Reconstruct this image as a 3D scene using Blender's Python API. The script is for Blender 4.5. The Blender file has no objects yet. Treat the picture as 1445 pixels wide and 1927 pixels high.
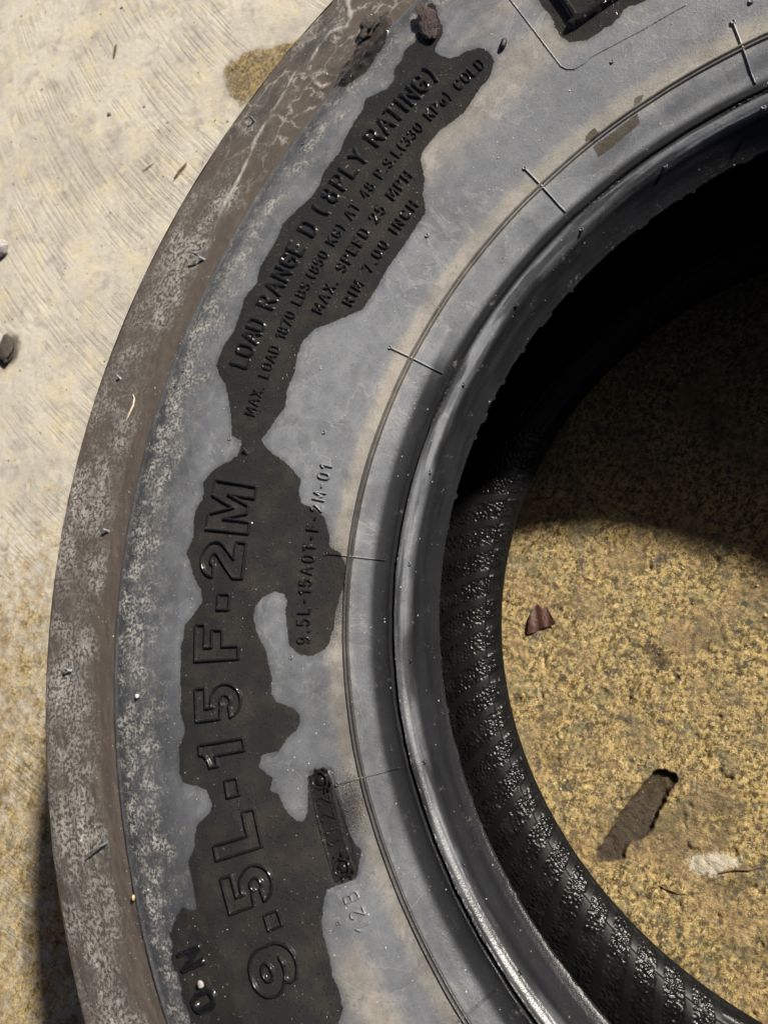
import bpy, math, random
import numpy as np
from mathutils import Matrix, Vector

rng = np.random.default_rng(7)
random.seed(7)
scene = bpy.context.scene
col = scene.collection
R = math.radians

# ------------------------------------------------------------------ camera
cam_d = bpy.data.cameras.new("camera")
cam = bpy.data.objects.new("camera", cam_d)
col.objects.link(cam)
scene.camera = cam
cam_d.sensor_fit = 'VERTICAL'
cam_d.sensor_height = 36.0
cam_d.sensor_width = 36.0
cam_d.lens = 36.0 * 1447.0 / 1927.0
cam_d.clip_start = 0.01
cam_d.clip_end = 200.0
CR = ((0.92181652, 0.16718754, 0.34971792), (-0.09009734, 0.96990718, -0.22619137), (-0.3770103, 0.17699829, 0.90913961))
mw = Matrix(CR).to_4x4()
mw.translation = Vector((-0.08901519, -0.0059455, 0.44498275))
cam.matrix_world = mw
cam_d.dof.use_dof = True
cam_d.dof.focus_distance = 0.34
cam_d.dof.aperture_fstop = cam_d.lens / 1.5      # about 1.5 mm of glass, a phone lens

# ------------------------------------------------------------------ light
SUN = Vector((1.10, 0.78, 1.0)).normalized()
elev = math.asin(SUN.z)
world = bpy.data.worlds.new("World")
scene.world = world
world.use_nodes = True
wn = world.node_tree.nodes
sky_tex = wn.new('ShaderNodeTexSky')
sky_tex.sky_type = 'NISHITA'
sky_tex.sun_disc = False
sky_tex.sun_elevation = elev
sky_tex.sun_rotation = math.atan2(SUN.x, SUN.y)
sky_tex.air_density = 0.15
sky_tex.dust_density = 6.0
sky_tex.ozone_density = 0.0
sky_tex.altitude = 2200.0
world.node_tree.links.new(sky_tex.outputs[0], wn['Background'].inputs[0])
wn['Background'].inputs[1].default_value = 0.07
sun_d = bpy.data.lights.new("sun", 'SUN')
sun_d.energy = 5.0
sun_d.angle = R(3.2)
sun_d.color = (1.0, 0.94, 0.83)
sun = bpy.data.objects.new("sun", sun_d)
col.objects.link(sun)
sun.rotation_euler = SUN.to_track_quat('Z', 'Y').to_euler()
scene.view_settings.view_transform = 'Standard'
scene.view_settings.look = 'None'
scene.view_settings.gamma = 1.0
scene.view_settings.exposure = 0.66

# ------------------------------------------------------------------ noise
def vnoise(x, y, seed=0):
    x = np.asarray(x, float); y = np.asarray(y, float)
    xi = np.floor(x).astype(np.int64); yi = np.floor(y).astype(np.int64)
    fx = x - xi; fy = y - yi
    u = fx * fx * fx * (fx * (fx * 6 - 15) + 10); v = fy * fy * fy * (fy * (fy * 6 - 15) + 10)
    def h(a, b):
        n = (a * 374761393 + b * 668265263 + seed * 974634777) & 0xFFFFFFFF
        n = ((n ^ (n >> 13)) * 1274126177) & 0xFFFFFFFF
        n = (n ^ (n >> 16)) & 0xFFFFFF
        return n / float(0xFFFFFF)
    return (h(xi, yi) * (1 - u) + h(xi + 1, yi) * u) * (1 - v) + (h(xi, yi + 1) * (1 - u) + h(xi + 1, yi + 1) * u) * v
def fbm(x, y, seed=0, o=4, g=0.5):
    s = 0.0; a = 1.0; t = 0.0
    for k in range(o):
        s = s + a * vnoise(x * 2 ** k + 13.7 * k, y * 2 ** k - 7.1 * k, seed + k); t += a; a *= g
    return s / t - 0.5
def sstep(x, a, b):
    t = np.clip((x - a) / (b - a), 0, 1)
    return t * t * (3 - 2 * t)
def seg_dist(px, py, pts, closed=False):
    pts = np.asarray(pts, float)
    n = len(pts)
    best = np.full(px.shape, 1e9)
    for i in range(n if closed else n - 1):
        a = pts[i]; b = pts[(i + 1) % n]
        d = b - a; L = d @ d + 1e-12
        t = np.clip(((px - a[0]) * d[0] + (py - a[1]) * d[1]) / L, 0, 1)
        best = np.minimum(best, (px - a[0] - t * d[0]) ** 2 + (py - a[1] - t * d[1]) ** 2)
    return np.sqrt(best)
def poly_sdf(px, py, pts, reach=12.0):
    """signed distance, positive inside, clamped to +-reach"""
    pts = np.asarray(pts, float)
    out = np.full(px.shape, -reach)
    m = (px > pts[:, 0].min() - reach) & (px < pts[:, 0].max() + reach) & (py > pts[:, 1].min() - reach) & (py < pts[:, 1].max() + reach)
    if not m.any():
        return out
    x = px[m]; y = py[m]
    inside = np.zeros(x.shape, bool)
    n = len(pts)
    for i in range(n):
        a = pts[i]; b = pts[(i + 1) % n]
        c = (a[1] > y) != (b[1] > y)
        with np.errstate(divide='ignore', invalid='ignore'):
            xx = (b[0] - a[0]) * (y - a[1]) / (b[1] - a[1]) + a[0]
        inside ^= c & (x < xx)
    d = seg_dist(x, y, pts, True)
    out[m] = np.clip(np.where(inside, d, -d), -reach, reach)
    return out
def pol(pts):
    a = np.asarray(pts, float)
    t = np.radians(a[:, 0])
    return np.stack([a[:, 1] * np.cos(t), a[:, 1] * np.sin(t)], 1)

# ------------------------------------------------------------------ traced marks, as angle (deg) and radius (mm) on the tyre
WET_A=[(120.99,307.1),(122.03,308.3),(122.75,305.2),(123.62,304.9),(124.33,300.6),(125.17,299.6),(126.42,304.3),(126.95,305.7),(127.68,302.5),(128.86,301.8),(130.48,299.9),(131.50,297.5),(133.46,298.3),(134.70,295.9),(135.91,295.7),(136.93,297.9),(139.00,301.4),(140.07,299.8),(141.96,299.7),(142.91,300.3),(144.42,297.6),(145.95,299.9),(146.97,298.6),(148.85,297.5),(150.27,299.6),(152.15,299.4),(152.90,295.3),(153.66,290.0),(154.91,285.6),(156.99,280.7),(157.75,279.2),(157.95,274.4),(158.31,273.6),(159.31,273.9),(159.90,276.8),(160.84,282.9),(161.48,285.2),(162.27,287.5),(162.96,285.9),(163.70,285.7),(164.68,288.2),(165.69,287.9),(166.90,286.7),(168.34,289.2),(169.17,286.5),(170.27,284.2),(171.38,280.0),(172.37,278.9),(173.49,282.7),(174.37,286.7),(175.42,287.0),(176.14,288.3),(176.92,288.0),(178.33,288.4),(180.12,288.1),(181.36,288.9),(182.19,287.5),(183.03,287.3),(183.98,290.5),(185.07,290.9),(185.98,291.8),(186.75,290.3),(187.28,283.4),(187.72,280.3),(188.89,279.0),(189.40,280.4),(190.03,286.6),(190.85,288.7),(191.62,289.9),(192.49,294.3),(194.11,294.3),(195.77,295.2),(197.02,293.7),(198.53,289.6),(199.79,290.4),(201.25,293.8),(202.29,293.4),(204.03,296.2),(205.43,296.4),(207.31,274.5),(207.58,259.4),(206.68,253.7),(205.57,252.2),(204.16,252.0),(202.72,250.4),(201.28,249.8),(200.08,248.4),(199.32,246.7),(198.03,243.0),(197.96,239.4),(198.06,236.8),(198.15,232.0),(197.58,230.6),(196.67,228.0),(195.97,226.6),(195.22,228.5),(193.55,229.3),(191.78,229.5),(190.49,230.5),(189.00,230.8),(187.99,232.2),(187.97,235.2),(188.52,239.2),(189.78,240.3),(191.56,242.4),(192.10,244.7),(191.75,247.2),(190.98,249.3),(189.76,250.8),(189.24,251.4),(188.86,254.4),(188.29,253.2),(187.85,252.0),(187.36,254.8),(186.71,257.4),(185.81,255.2),(185.72,248.3),(184.84,244.8),(184.19,240.5),(183.48,238.7),(182.80,238.7),(182.31,240.3),(181.81,244.0),(181.34,247.4),(180.63,248.9),(179.07,248.5),(177.70,249.8),(176.59,250.6),(175.22,254.2),(173.78,256.0),(172.72,255.3),(171.87,252.4),(171.34,247.7),(171.51,244.0),(172.20,242.3),(173.32,242.8),(175.43,241.7),(176.38,241.1),(177.22,237.7),(177.53,233.0),(177.22,229.0),(176.42,225.6),(174.77,223.9),(172.55,222.7),(170.26,220.2),(168.30,220.1),(166.97,223.2),(166.55,227.7),(165.20,228.5),(163.66,231.5),(163.04,235.0),(162.74,239.4),(162.58,242.0),(161.59,243.8),(160.34,244.3),(159.51,248.8),(158.89,253.3),(158.45,259.2),(157.96,262.8),(157.54,265.5),(156.29,263.2),(155.06,261.6),(153.89,259.6),(152.44,261.6),(150.51,261.4),(149.04,263.1),(147.73,263.6),(146.12,260.7),(145.12,256.0),(143.98,251.4),(142.59,246.3),(140.22,245.8),(137.94,246.2),(135.56,245.8),(131.47,247.0),(130.45,252.5),(129.30,255.8),(128.11,263.2),(127.46,264.9),(125.19,265.6),(122.59,263.2),(120.77,265.3),(118.89,266.8),(118.01,270.0),(117.78,271.9),(117.66,276.1),(118.00,280.2),(118.86,283.1),(119.66,284.3),(120.25,286.4),(120.61,291.3),(120.60,295.0),(120.06,297.2),(119.17,298.9),(118.75,303.0),(118.58,307.3),(118.04,314.2),(118.03,318.0),(118.60,318.7),(119.63,314.4),(120.36,308.9)]
WET_B=[(111.86,284.3),(112.22,279.6),(112.29,276.1),(112.23,269.3),(112.41,265.2),(112.59,260.7),(112.16,255.7),(111.64,254.0),(110.90,252.0),(109.94,251.7),(109.46,252.1),(108.69,251.5),(107.84,252.4),(107.18,253.8),(106.72,253.9),(105.65,252.5),(104.62,252.1),(104.71,265.4),(109.32,284.4)]
STAIN_A=[(115.97,217.4),(116.13,213.1),(114.53,212.9),(112.47,213.4),(110.97,213.9),(110.70,217.5)]
STAIN_B=[(116.32,220.9),(115.70,222.6),(114.78,222.7),(114.67,219.5),(115.69,218.8)]
STAIN_C=[(110.73,220.0),(110.22,222.9),(109.26,222.4),(110.08,219.6)]
MUD_A=[(120.98,339.5),(120.43,335.7),(120.85,327.3),(122.84,319.3),(125.07,316.8),(126.99,320.7),(127.54,327.8),(126.04,331.9),(124.33,333.6),(122.89,338.3),(121.65,339.3)]
SEAM=[(113.89,296.3),(113.83,288.0),(113.92,271.2),(113.95,250.1),(113.71,247.7),(113.20,245.9),(112.19,245.2),(111.45,245.7),(109.57,244.5),(106.59,243.2),(102.70,242.7)]
MUDLINE=[(121.53,366.0),(122.31,354.4),(123.19,350.3),(124.16,356.9),(125.49,356.3),(127.28,352.8),(127.92,357.5),(129.37,354.4),(131.21,351.8),(133.89,349.6),(135.09,346.4),(137.39,343.8),(139.05,343.3),(140.64,341.4),(143.37,338.6)]
MUDL2=[(127.28,352.8),(127.80,341.6),(127.92,334.8),(127.31,331.6)]
WET_C=[(196.69,312.0),(195.50,303.5),(195.69,296.2),(196.95,291.4),(199.09,287.3),(201.12,287.8),(204.77,293.1),(204.30,314.1),(201.75,313.5),(199.98,313.9)]

# ------------------------------------------------------------------ materials
class Mat:
    def __init__(s, name):
        s.m = bpy.data.materials.new(name); s.m.use_nodes = True
        s.t = s.m.node_tree; s.b = s.t.nodes['Principled BSDF']
        g = s.t.nodes.new('ShaderNodeNewGeometry')
        s.pos = s.vm('SCALE', g.outputs['Position'], scale=1000.0)
    def put(s, sock, v):
        if isinstance(v, bpy.types.NodeSocket): s.t.links.new(v, sock)
        elif isinstance(v, tuple) and len(v) == 3 and sock.type == 'RGBA': sock.default_value = (*v, 1)
        else: sock.default_value = v
    def vm(s, op, a, b=None, scale=None):
        n = s.t.nodes.new('ShaderNodeVectorMath'); n.operation = op
        s.put(n.inputs[0], a)
        if b is not None: s.put(n.inputs[1], b)
        if scale is not None: n.inputs['Scale'].default_value = scale
        return n.outputs[0]
    def swap(s, v):
        a = s.t.nodes.new('ShaderNodeSeparateXYZ'); s.put(a.inputs[0], v)
        b = s.t.nodes.new('ShaderNodeCombineXYZ'); s.put(b.inputs[0], a.outputs[1]); s.put(b.inputs[1], a.outputs[0])
        return b.outputs[0]
    def ma(s, op, a, b=0.0, c=0.0, clamp=False):
        n = s.t.nodes.new('ShaderNodeMath'); n.operation = op; n.use_clamp = clamp
        s.put(n.inputs[0], a); s.put(n.inputs[1], b); s.put(n.inputs[2], c)
        return n.outputs[0]
    def noise(s, vec, scale, detail=3.0, rough=0.55, dist=0.0, color=False):
        n = s.t.nodes.new('ShaderNodeTexNoise')
        s.put(n.inputs['Vector'], vec); n.inputs['Scale'].default_value = scale
        n.inputs['Detail'].default_value = detail; n.inputs['Roughness'].default_value = rough
        n.inputs['Distortion'].default_value = dist
        return n.outputs['Color' if color else 'Fac']
    def voro(s, vec, scale, feature='F1', out='Distance', rnd=1.0):
        n = s.t.nodes.new('ShaderNodeTexVoronoi'); n.feature = feature
        s.put(n.inputs['Vector'], vec); n.inputs['Scale'].default_value = scale
        n.inputs['Randomness'].default_value = rnd
        return n.outputs[out]
    def attr(s, name, out='Fac'):
        n = s.t.nodes.new('ShaderNodeAttribute'); n.attribute_name = name
        return n.outputs[out]
    def ss(s, v, lo, hi, a=0.0, b=1.0):
        n = s.t.nodes.new('ShaderNodeMapRange'); n.interpolation_type = 'SMOOTHSTEP'
        s.put(n.inputs['Value'], v)
        for k, x in (('From Min', lo), ('From Max', hi), ('To Min', a), ('To Max', b)): n.inputs[k].default_value = x
        return n.outputs[0]
    def mix(s, f, a, b, mode='MIX'):
        n = s.t.nodes.new('ShaderNodeMix'); n.data_type = 'RGBA'; n.blend_type = mode
        s.put(n.inputs[0], f); s.put(n.inputs[6], a); s.put(n.inputs[7], b)
        return n.outputs[2]
    def mixf(s, f, a, b):
        n = s.t.nodes.new('ShaderNodeMix'); n.data_type = 'FLOAT'
        s.put(n.inputs[0], f); s.put(n.inputs[2], a); s.put(n.inputs[3], b)
        return n.outputs[0]
    def bump(s, h, dist, strength=1.0, normal=None):
        n = s.t.nodes.new('ShaderNodeBump'); n.inputs['Strength'].default_value = strength
        n.inputs['Distance'].default_value = dist; s.put(n.inputs['Height'], h)
        if normal is not None: s.put(n.inputs['Normal'], normal)
        return n.outputs[0]
    def out(s, **k):
        for a, v in k.items():
            s.put(s.b.inputs[a.replace('_', ' ')], v)
        return s.m

def rubber_material():
    m = Mat('rubber')
    p = m.pos; pl = m.attr('polar', 'Vector')
    wetd = m.attr('wet'); stain = m.attr('stain'); dust_light = m.attr('dust_light'); tan = m.attr('tan'); mud = m.attr('mud'); grit = m.attr('grit')
    spray = m.attr('spray')
    fine = m.noise(p, 1.6, 4, .65); mid = m.noise(p, .16, 4, .6); big = m.noise(p, .035, 3, .55)
    streak = m.noise(m.vm('MULTIPLY', pl, (.035, .5, 1.0)), 1.0, 4, .6)       # along the circumference
    scuff = m.noise(m.vm('MULTIPLY', pl, (.55, .06, 1.0)), 1.0, 4, .65, .6)
    # wet edge
    edge = m.ma('ADD', wetd, m.ma('MULTIPLY', m.ma('SUBTRACT', m.noise(p, .55, 3, .6), .5), 1.6))
    wet = m.ss(edge, -.22, .22)
    spr = m.ss(m.ma('ADD', spray, m.ma('MULTIPLY', m.ma('SUBTRACT', m.noise(p, 3.2, 2, .6), .5), 2.6)), .45, .75)
    wet = m.ma('MAXIMUM', wet, m.ma('MULTIPLY', spr, .85))
    # dry dusty rubber
    blue = m.mix(m.ss(mid, .3, .7), (.150, .160, .183), (.186, .193, .210))
    tanc = m.mix(m.ss(mid, .3, .7), (.255, .232, .205), (.315, .29, .26))
    tanf = m.ss(m.ma('ADD', tan, m.ma('ADD', m.ma('MULTIPLY', m.ma('SUBTRACT', streak, .5), .9), m.ma('ADD', m.ma('MULTIPLY', m.ma('SUBTRACT', m.noise(p, .22, 6, .75, .3), .5), .8), m.ma('MULTIPLY', m.ma('SUBTRACT', m.noise(m.vm('MULTIPLY', pl, (.05, .22, 1.0)), 1.0, 5, .7, .4), .5), 1.4)))), .36, .58)
    dcol = m.mix(tanf, blue, tanc)
    dcol = m.mix(m.ss(scuff, .52, .74, 0, .4), dcol, (.27, .265, .26))
    dcol = m.mix(m.ss(m.noise(p, .9, 4, .72), .54, .68, 0, .42), dcol, (.055, .056, .062))
    dcol = m.mix(m.ss(m.noise(p, 1.3, 4, .75), .60, .72, 0, .5), dcol, (.34, .335, .32))
    tide = m.ss(m.ma('ABSOLUTE', m.ma('SUBTRACT', m.noise(p, .028, 5, .6, .6), .5)), .010, .0)
    dcol = m.mix(m.ma('MULTIPLY', tide, .35), dcol, (.33, .32, .30))
    dcol = m.mix(m.ss(m.noise(p, .028, 5, .6, .6), .50, .505, 0, .20), dcol, (.09, .093, .105))
    sc1 = m.ss(m.noise(m.vm('MULTIPLY', m.vm('ADD', m.vm('MULTIPLY', p, (.7, .7, 0)), m.vm('MULTIPLY', m.swap(p), (-.7, .7, 0))), (1.6, .05, 1)), 1.0, 3, .6, .4), .62, .72, 0, .3)
    dcol = m.mix(sc1, dcol, (.33, .33, .33))
    df = m.ma('MULTIPLY', dust_light, m.ma('ADD', m.ss(big, .3, .7, .72, 1.1), m.ma('MULTIPLY', m.ma('SUBTRACT', m.ma('ADD', m.ma('MULTIPLY', streak, 1.5), m.ma('MULTIPLY', mid, .5)), 1.0), .42)), clamp=True)
    scr = m.ma('MULTIPLY', m.attr('gloss'), m.ss(m.noise(m.vm('MULTIPLY', pl, (.10, .8, 1.0)), 1.0, 5, .75, .5), .52, .66))
    dry = m.mix(df, (.010, .010, .0115), dcol)
    dry = m.mix(m.ma('MULTIPLY', scr, .4), dry, (.36, .36, .37))  # pale scuffs that also paint the bead highlight into the colour
    # pale grit patches on the outer sidewall
    gp = m.ma('ADD', grit, m.ma('ADD', m.ma('MULTIPLY', m.ma('SUBTRACT', streak, .5), 2.2), m.ma('MULTIPLY', m.ma('SUBTRACT', m.noise(p, .13, 4, .65), .5), 2.2)))
    gr = m.ma('MULTIPLY', m.ss(gp, .46, .70), m.ss(m.noise(p, .75, 4, .68), .46, .545))
    dry = m.mix(gr, dry, m.mix(fine, (.26, .25, .235), (.46, .445, .42)))
    # brown mud film of the shoulder
    mcol = m.mix(m.ss(m.noise(m.vm('MULTIPLY', pl, (.04, .14, 1.0)), 1.0, 5, .68), .34, .62), (.033, .028, .028), (.138, .112, .091))
    mp = m.ma('ADD', m.attr('patch'), m.ma('ADD', m.ma('MULTIPLY', m.ma('SUBTRACT', m.noise(m.vm('MULTIPLY', pl, (.022, .12, 1.0)), 1.0, 4, .6), .5), 2.2), m.ma('MULTIPLY', m.ma('SUBTRACT', m.noise(p, .05, 5, .68), .5), 2.6)))
    net = m.ss(m.noise(p, .6, 4, .68, .3), .455, .53)
    mpf = m.ma('MULTIPLY', m.ss(mp, .46, .78), m.mixf(m.ss(mp, .8, 1.2), net, m.ss(net, 0, .6)))
    mcol = m.mix(m.ma('MULTIPLY', mpf, .9), mcol, m.mix(fine, (.23, .215, .20), (.46, .435, .405)))
    mcol = m.mix(m.ss(m.noise(m.vm('MULTIPLY', pl, (.03, .16, 1.0)), 1.0, 5, .68, .3), .56, .66, 0, .8), mcol, (.030, .026, .026))
    mcol = m.mix(m.ss(fine, .66, .78, 0, .6), mcol, (.3, .28, .26))
    dry = m.mix(m.ss(m.ma('ADD', mud, m.ma('MULTIPLY', m.ma('SUBTRACT', mid, .5), .25)), .42, .58), dry, mcol)
    cw = m.vm('ADD', p, m.vm('SCALE', m.noise(p, .12, 4, .6, color=True), scale=14.0))
    ck = m.ma('MULTIPLY', m.ma('MULTIPLY', m.attr('crack'), m.ss(m.voro(cw, .055, 'DISTANCE_TO_EDGE', 'Distance'), .05, .0)), m.ss(mid, .35, .6))
    dry = m.mix(m.ma('MULTIPLY', ck, .8), dry, (.34, .315, .285))
    dry = m.mix(m.ma('MULTIPLY', m.attr('crack'), m.ss(m.noise(cw, .05, 3, .6), .52, .62, 0, .6)), dry, (.05, .045, .045))
    dry = m.mix(m.attr('line'), dry, (.40, .375, .335))
    # wet rubber
    wcol = m.mix(m.ss(m.noise(p, .07, 4, .65), .42, .72), (.018, .0175, .0175), (.031, .0272, .022))
    wcol = m.mix(m.ss(m.noise(p, .5, 4, .7), .62, .8, 0, .35), wcol, (.07, .062, .05))
    wcol = m.mix(m.ma('MULTIPLY', m.attr('clean'), .9), wcol, (.0048, .0047, .0047))
    sf = m.ss(m.ma('ADD', stain, m.ma('MULTIPLY', m.ma('SUBTRACT', m.noise(p, .7, 3, .6), .5), .8)), -.12, .12)
    damp = m.ss(m.ma('ADD', wetd, m.ma('MULTIPLY', m.ma('SUBTRACT', m.noise(p, .3, 4, .65), .5), 5.0)), -3.0, .4, 0, .42)
    dry = m.mix(m.ma('MULTIPLY', damp, m.ma('SUBTRACT', 1.0, mud)), dry, (.04, .042, .048))
    colr = m.mix(m.ma('MULTIPLY', sf, m.ss(mid, .2, .8, .75, 1.0)), dry, (.058, .046, .030))
    colr = m.mix(m.ma('MULTIPLY', wet, m.mixf(mud, .95, .7)), colr, wcol)
    # specks of pale grit; on wet rubber they paint in droplet glints
    vc = m.voro(p, .62, 'F1', 'Distance'); vr = m.voro(p, .62, 'F1', 'Color')
    sp = m.t.nodes.new('ShaderNodeSeparateColor'); m.put(sp.inputs[0], vr)
    speck = m.ma('MULTIPLY', m.ma('LESS_THAN', vc, m.ma('MULTIPLY', sp.outputs[1], .20)), m.ma('GREATER_THAN', sp.outputs[0], .93))
    colr = m.mix(m.ma('MULTIPLY', speck, m.mixf(wet, .8, .12)), colr, (.42, .42, .42))
    rough = m.mixf(wet, m.mixf(df, m.mixf(fine, .18, .28), m.mixf(fine, .30, .44)), m.mixf(m.ss(mid, .4, .7), .08, .19))
    rough = m.mixf(m.ma('MULTIPLY', mud, m.ma('SUBTRACT', 1.0, wet)), rough, m.mixf(mpf, .40, .75))
    rough = m.mixf(m.ma('MULTIPLY', sf, .8), rough, .3)
    hdry = m.ma('ADD', m.ma('MULTIPLY', fine, .10), m.ma('ADD', m.ma('MULTIPLY', gr, .22), m.ma('ADD', m.ma('MULTIPLY', m.ma('MULTIPLY', mpf, mud), .28), m.ma('MULTIPLY', m.noise(p, .5, 3, .6), .10))))
    hwet = m.ma('ADD', m.ma('MULTIPLY', m.noise(p, .5, 3, .6), .12), m.ma('MULTIPLY', m.ss(m.noise(p, 1.1, 2, .5), .60, .74), .40))
    h = m.ma('ADD', m.mixf(wet, hdry, hwet), m.ma('MULTIPLY', speck, .25))
    return m.out(Base_Color=colr, Roughness=rough, IOR=1.45, Specular_IOR_Level=m.mixf(wet, m.mixf(df, m.mixf(m.attr('gloss'), .20, .6), .62), .5), Normal=m.bump(h, .001, .9))

def liner_material():
    m = Mat('liner_rubber')
    p = m.pos
    f = m.noise(p, 1.2, 3, .6)
    c = m.mix(m.ss(m.noise(p, .12, 3, .6), .4, .7), (.005, .005, .0055), (.011, .0108, .0105))
    sm = m.attr('smooth')
    r = m.mixf(sm, m.mixf(f, .17, .28), .42)
    return m.out(Base_Color=m.mix(sm, c, (.006, .006, .006)), Roughness=r, IOR=1.5, Specular_IOR_Level=m.mixf(sm, .19, .16), Normal=m.bump(m.ma('MULTIPLY', m.noise(p, 1.1, 3, .6), m.mixf(sm, .14, .05)), .001, 1.0))

def floor_material():
    m = Mat('concrete')
    p = m.pos
    wetd = m.attr('wet')
    n_big = m.noise(p, .012, 4, .6); n_mid = m.noise(p, .05, 5, .65); n_sm = m.noise(p, .25, 4, .65); n_f = m.noise(p, 1.1, 4, .7)
    bv = m.attr('brush', 'Vector')
    br = m.ma('MULTIPLY', m.attr('broom'), m.ss(m.noise(m.vm('MULTIPLY', bv, (.36, .011, 1.0)), 1.0, 3, .62), .46, .60))
    # dry, broom-finished
    d = m.mix(m.ss(n_big, .36, .64), (.40, .37, .325), (.50, .465, .405))
    d = m.mix(m.ss(m.noise(p, .033, 5, .68, .4), .47, .66, 0, .6), d, (.53, .46, .31))
    d = m.mix(m.ss(m.noise(p, .085, 5, .7, .3), .53, .66, 0, .45), d, (.55, .49, .345))
    d = m.mix(m.ss(n_mid, .50, .70, 0, .8), d, (.32, .29, .265))
    d = m.mix(m.ss(n_sm, .56, .8, 0, .5), d, (.30, .27, .235))
    d = m.mix(m.ss(n_f, .6, .8, 0, .35), d, (.25, .23, .2))
    d = m.mix(m.ma('MULTIPLY', br, m.ss(n_mid, .3, .6, .05, .32)), d, (.235, .212, .172))
    # wet, sand and aggregate showing
    warp = m.vm('ADD', p, m.vm('SCALE', m.noise(p, .35, 3, .6, color=True), scale=5.0))
    st1 = m.noise(m.vm('MULTIPLY', m.vm('ADD', m.vm('MULTIPLY', p, (1.0, .75, 1)), m.vm('MULTIPLY', m.swap(p), (.75, -1.0, 0))), (.07, .55, 1)), 1.0, 4, .7)
    gn = m.noise(p, .34, 6, .80)
    gmix = m.ma('ADD', m.ma('MULTIPLY', gn, .72), m.ma('MULTIPLY', st1, .28))
    w = m.mix(m.ss(gmix, .44, .555), (.085, .058, .024), (.48, .345, .14))
    w = m.mix(m.ss(m.noise(p, .6, 5, .78), .54, .64, 0, .85), w, (.74, .59, .31))
    w = m.mix(m.ss(m.noise(warp, .45, 5, .78), .535, .61, 0, .92), w, (.045, .042, .030))
    w = m.mix(m.ss(m.noise(p, .06, 4, .7), .50, .68, 0, .55), w, (.16, .155, .10))
    w = m.mix(m.ss(m.noise(p, .025, 4, .6), .48, .66, 0, .5), w, (.30, .20, .10))
    w = m.mix(m.ss(m.noise(p, .028, 5, .7, .5), .52, .66, 0, .72), w, m.mix(gn, (.05, .04, .024), (.20, .15, .075)))
    v1 = m.voro(warp, .20, 'F1', 'Distance'); v1c = m.voro(warp, .20, 'F1', 'Color')
    a = m.t.nodes.new('ShaderNodeSeparateColor'); m.put(a.inputs[0], v1c)
    grain = m.ma('MULTIPLY', m.ma('LESS_THAN', v1, m.ma('MULTIPLY', a.outputs[1], .34)), m.ma('GREATER_THAN', a.outputs[0], .68))
    w = m.mix(m.ma('MULTIPLY', grain, .85), w, m.mix(a.outputs[2], (.045, .043, .036), (.14, .135, .10)))
    w = m.mix(m.ss(m.noise(p, .085, 5, .72, .4), .57, .67, 0, .8), w, (.055, .052, .046))
    wf = m.ss(m.ma('ADD', wetd, m.ma('MULTIPLY', m.ma('SUBTRACT', m.noise(p, .09, 5, .7), .5), .75)), .32, .68)
    c = m.mix(wf, d, w)
    # half-dried yellow band
    dirt = m.attr('dirt')
    c = m.mix(m.ma('MULTIPLY', dirt, .92), c, m.mix(n_f, (.018, .012, .008), (.058, .040, .026)))
    lime = m.ma('MULTIPLY', m.ss(m.ma('ADD', m.attr('lime'), m.ma('MULTIPLY', m.ma('SUBTRACT', m.noise(p, .5, 4, .7), .5), 13.0)), -.2, 1.2), .8)
    c = m.mix(lime, c, m.mix(n_f, (.42, .37, .29), (.66, .60, .5)))
    ws = m.attr('wetshine')
    r = m.mixf(ws, m.mixf(n_f, .75, .9), m.mixf(m.ss(n_mid, .4, .62), .10, .38))
    h = m.ma('ADD', m.ma('ADD', m.ma('MULTIPLY', br, -.26), m.ma('MULTIPLY', n_f, m.mixf(ws, .45, .8))), m.ma('ADD', m.ma('MULTIPLY', n_sm, .7), m.ma('MULTIPLY', m.ma('MULTIPLY', gn, wf), 1.2)))
    return m.out(Base_Color=c, Roughness=r, IOR=1.42, Specular_IOR_Level=m.mixf(ws, .2, .5), Normal=m.bump(h, .001, .9))

def plain(name, c1, c2, rough=.7, scale=.6, bump=.3):
    m = Mat(name)
    n = m.noise(m.pos, scale, 4, .65)
    return m.out(Base_Color=m.mix(m.ss(n, .35, .65), c1, c2), Roughness=rough, Normal=m.bump(m.noise(m.pos, scale * 3, 3, .6), .001, bump))

RUBBER = rubber_material(); LINER = liner_material(); CONC = floor_material()
BARK = plain('bark', (.012, .009, .008), (.050, .026, .021), .25, .5, 1.0)
SOIL = plain('soil', (.028, .022, .017), (.085, .066, .048), .55, .8, 1.0)
LEAFM = plain('dead_leaf', (.045, .017, .012), (.085, .033, .022), .5, .25, .4)
STONE = plain('stone', (.20, .19, .185), (.42, .40, .38), .7, .5, .5)
PALE = plain('pale_stone', (.45, .42, .36), (.62, .59, .52), .6, .9, .4)
STRAW = plain('straw', (.42, .36, .26), (.58, .52, .40), .6, .8, .2)
TWIG = plain('twig', (.10, .05, .03), (.20, .12, .07), .6, .8, .4)
AMBER = plain('amber_grain', (.34, .22, .08), (.50, .38, .20), .3, .8, .2)
GREEN = plain('olive_leaf', (.10, .085, .035), (.20, .16, .07), .6, .5, .4)
GRIT = plain('grit', (.34, .33, .31), (.55, .54, .51), .6, .3, .1)

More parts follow.
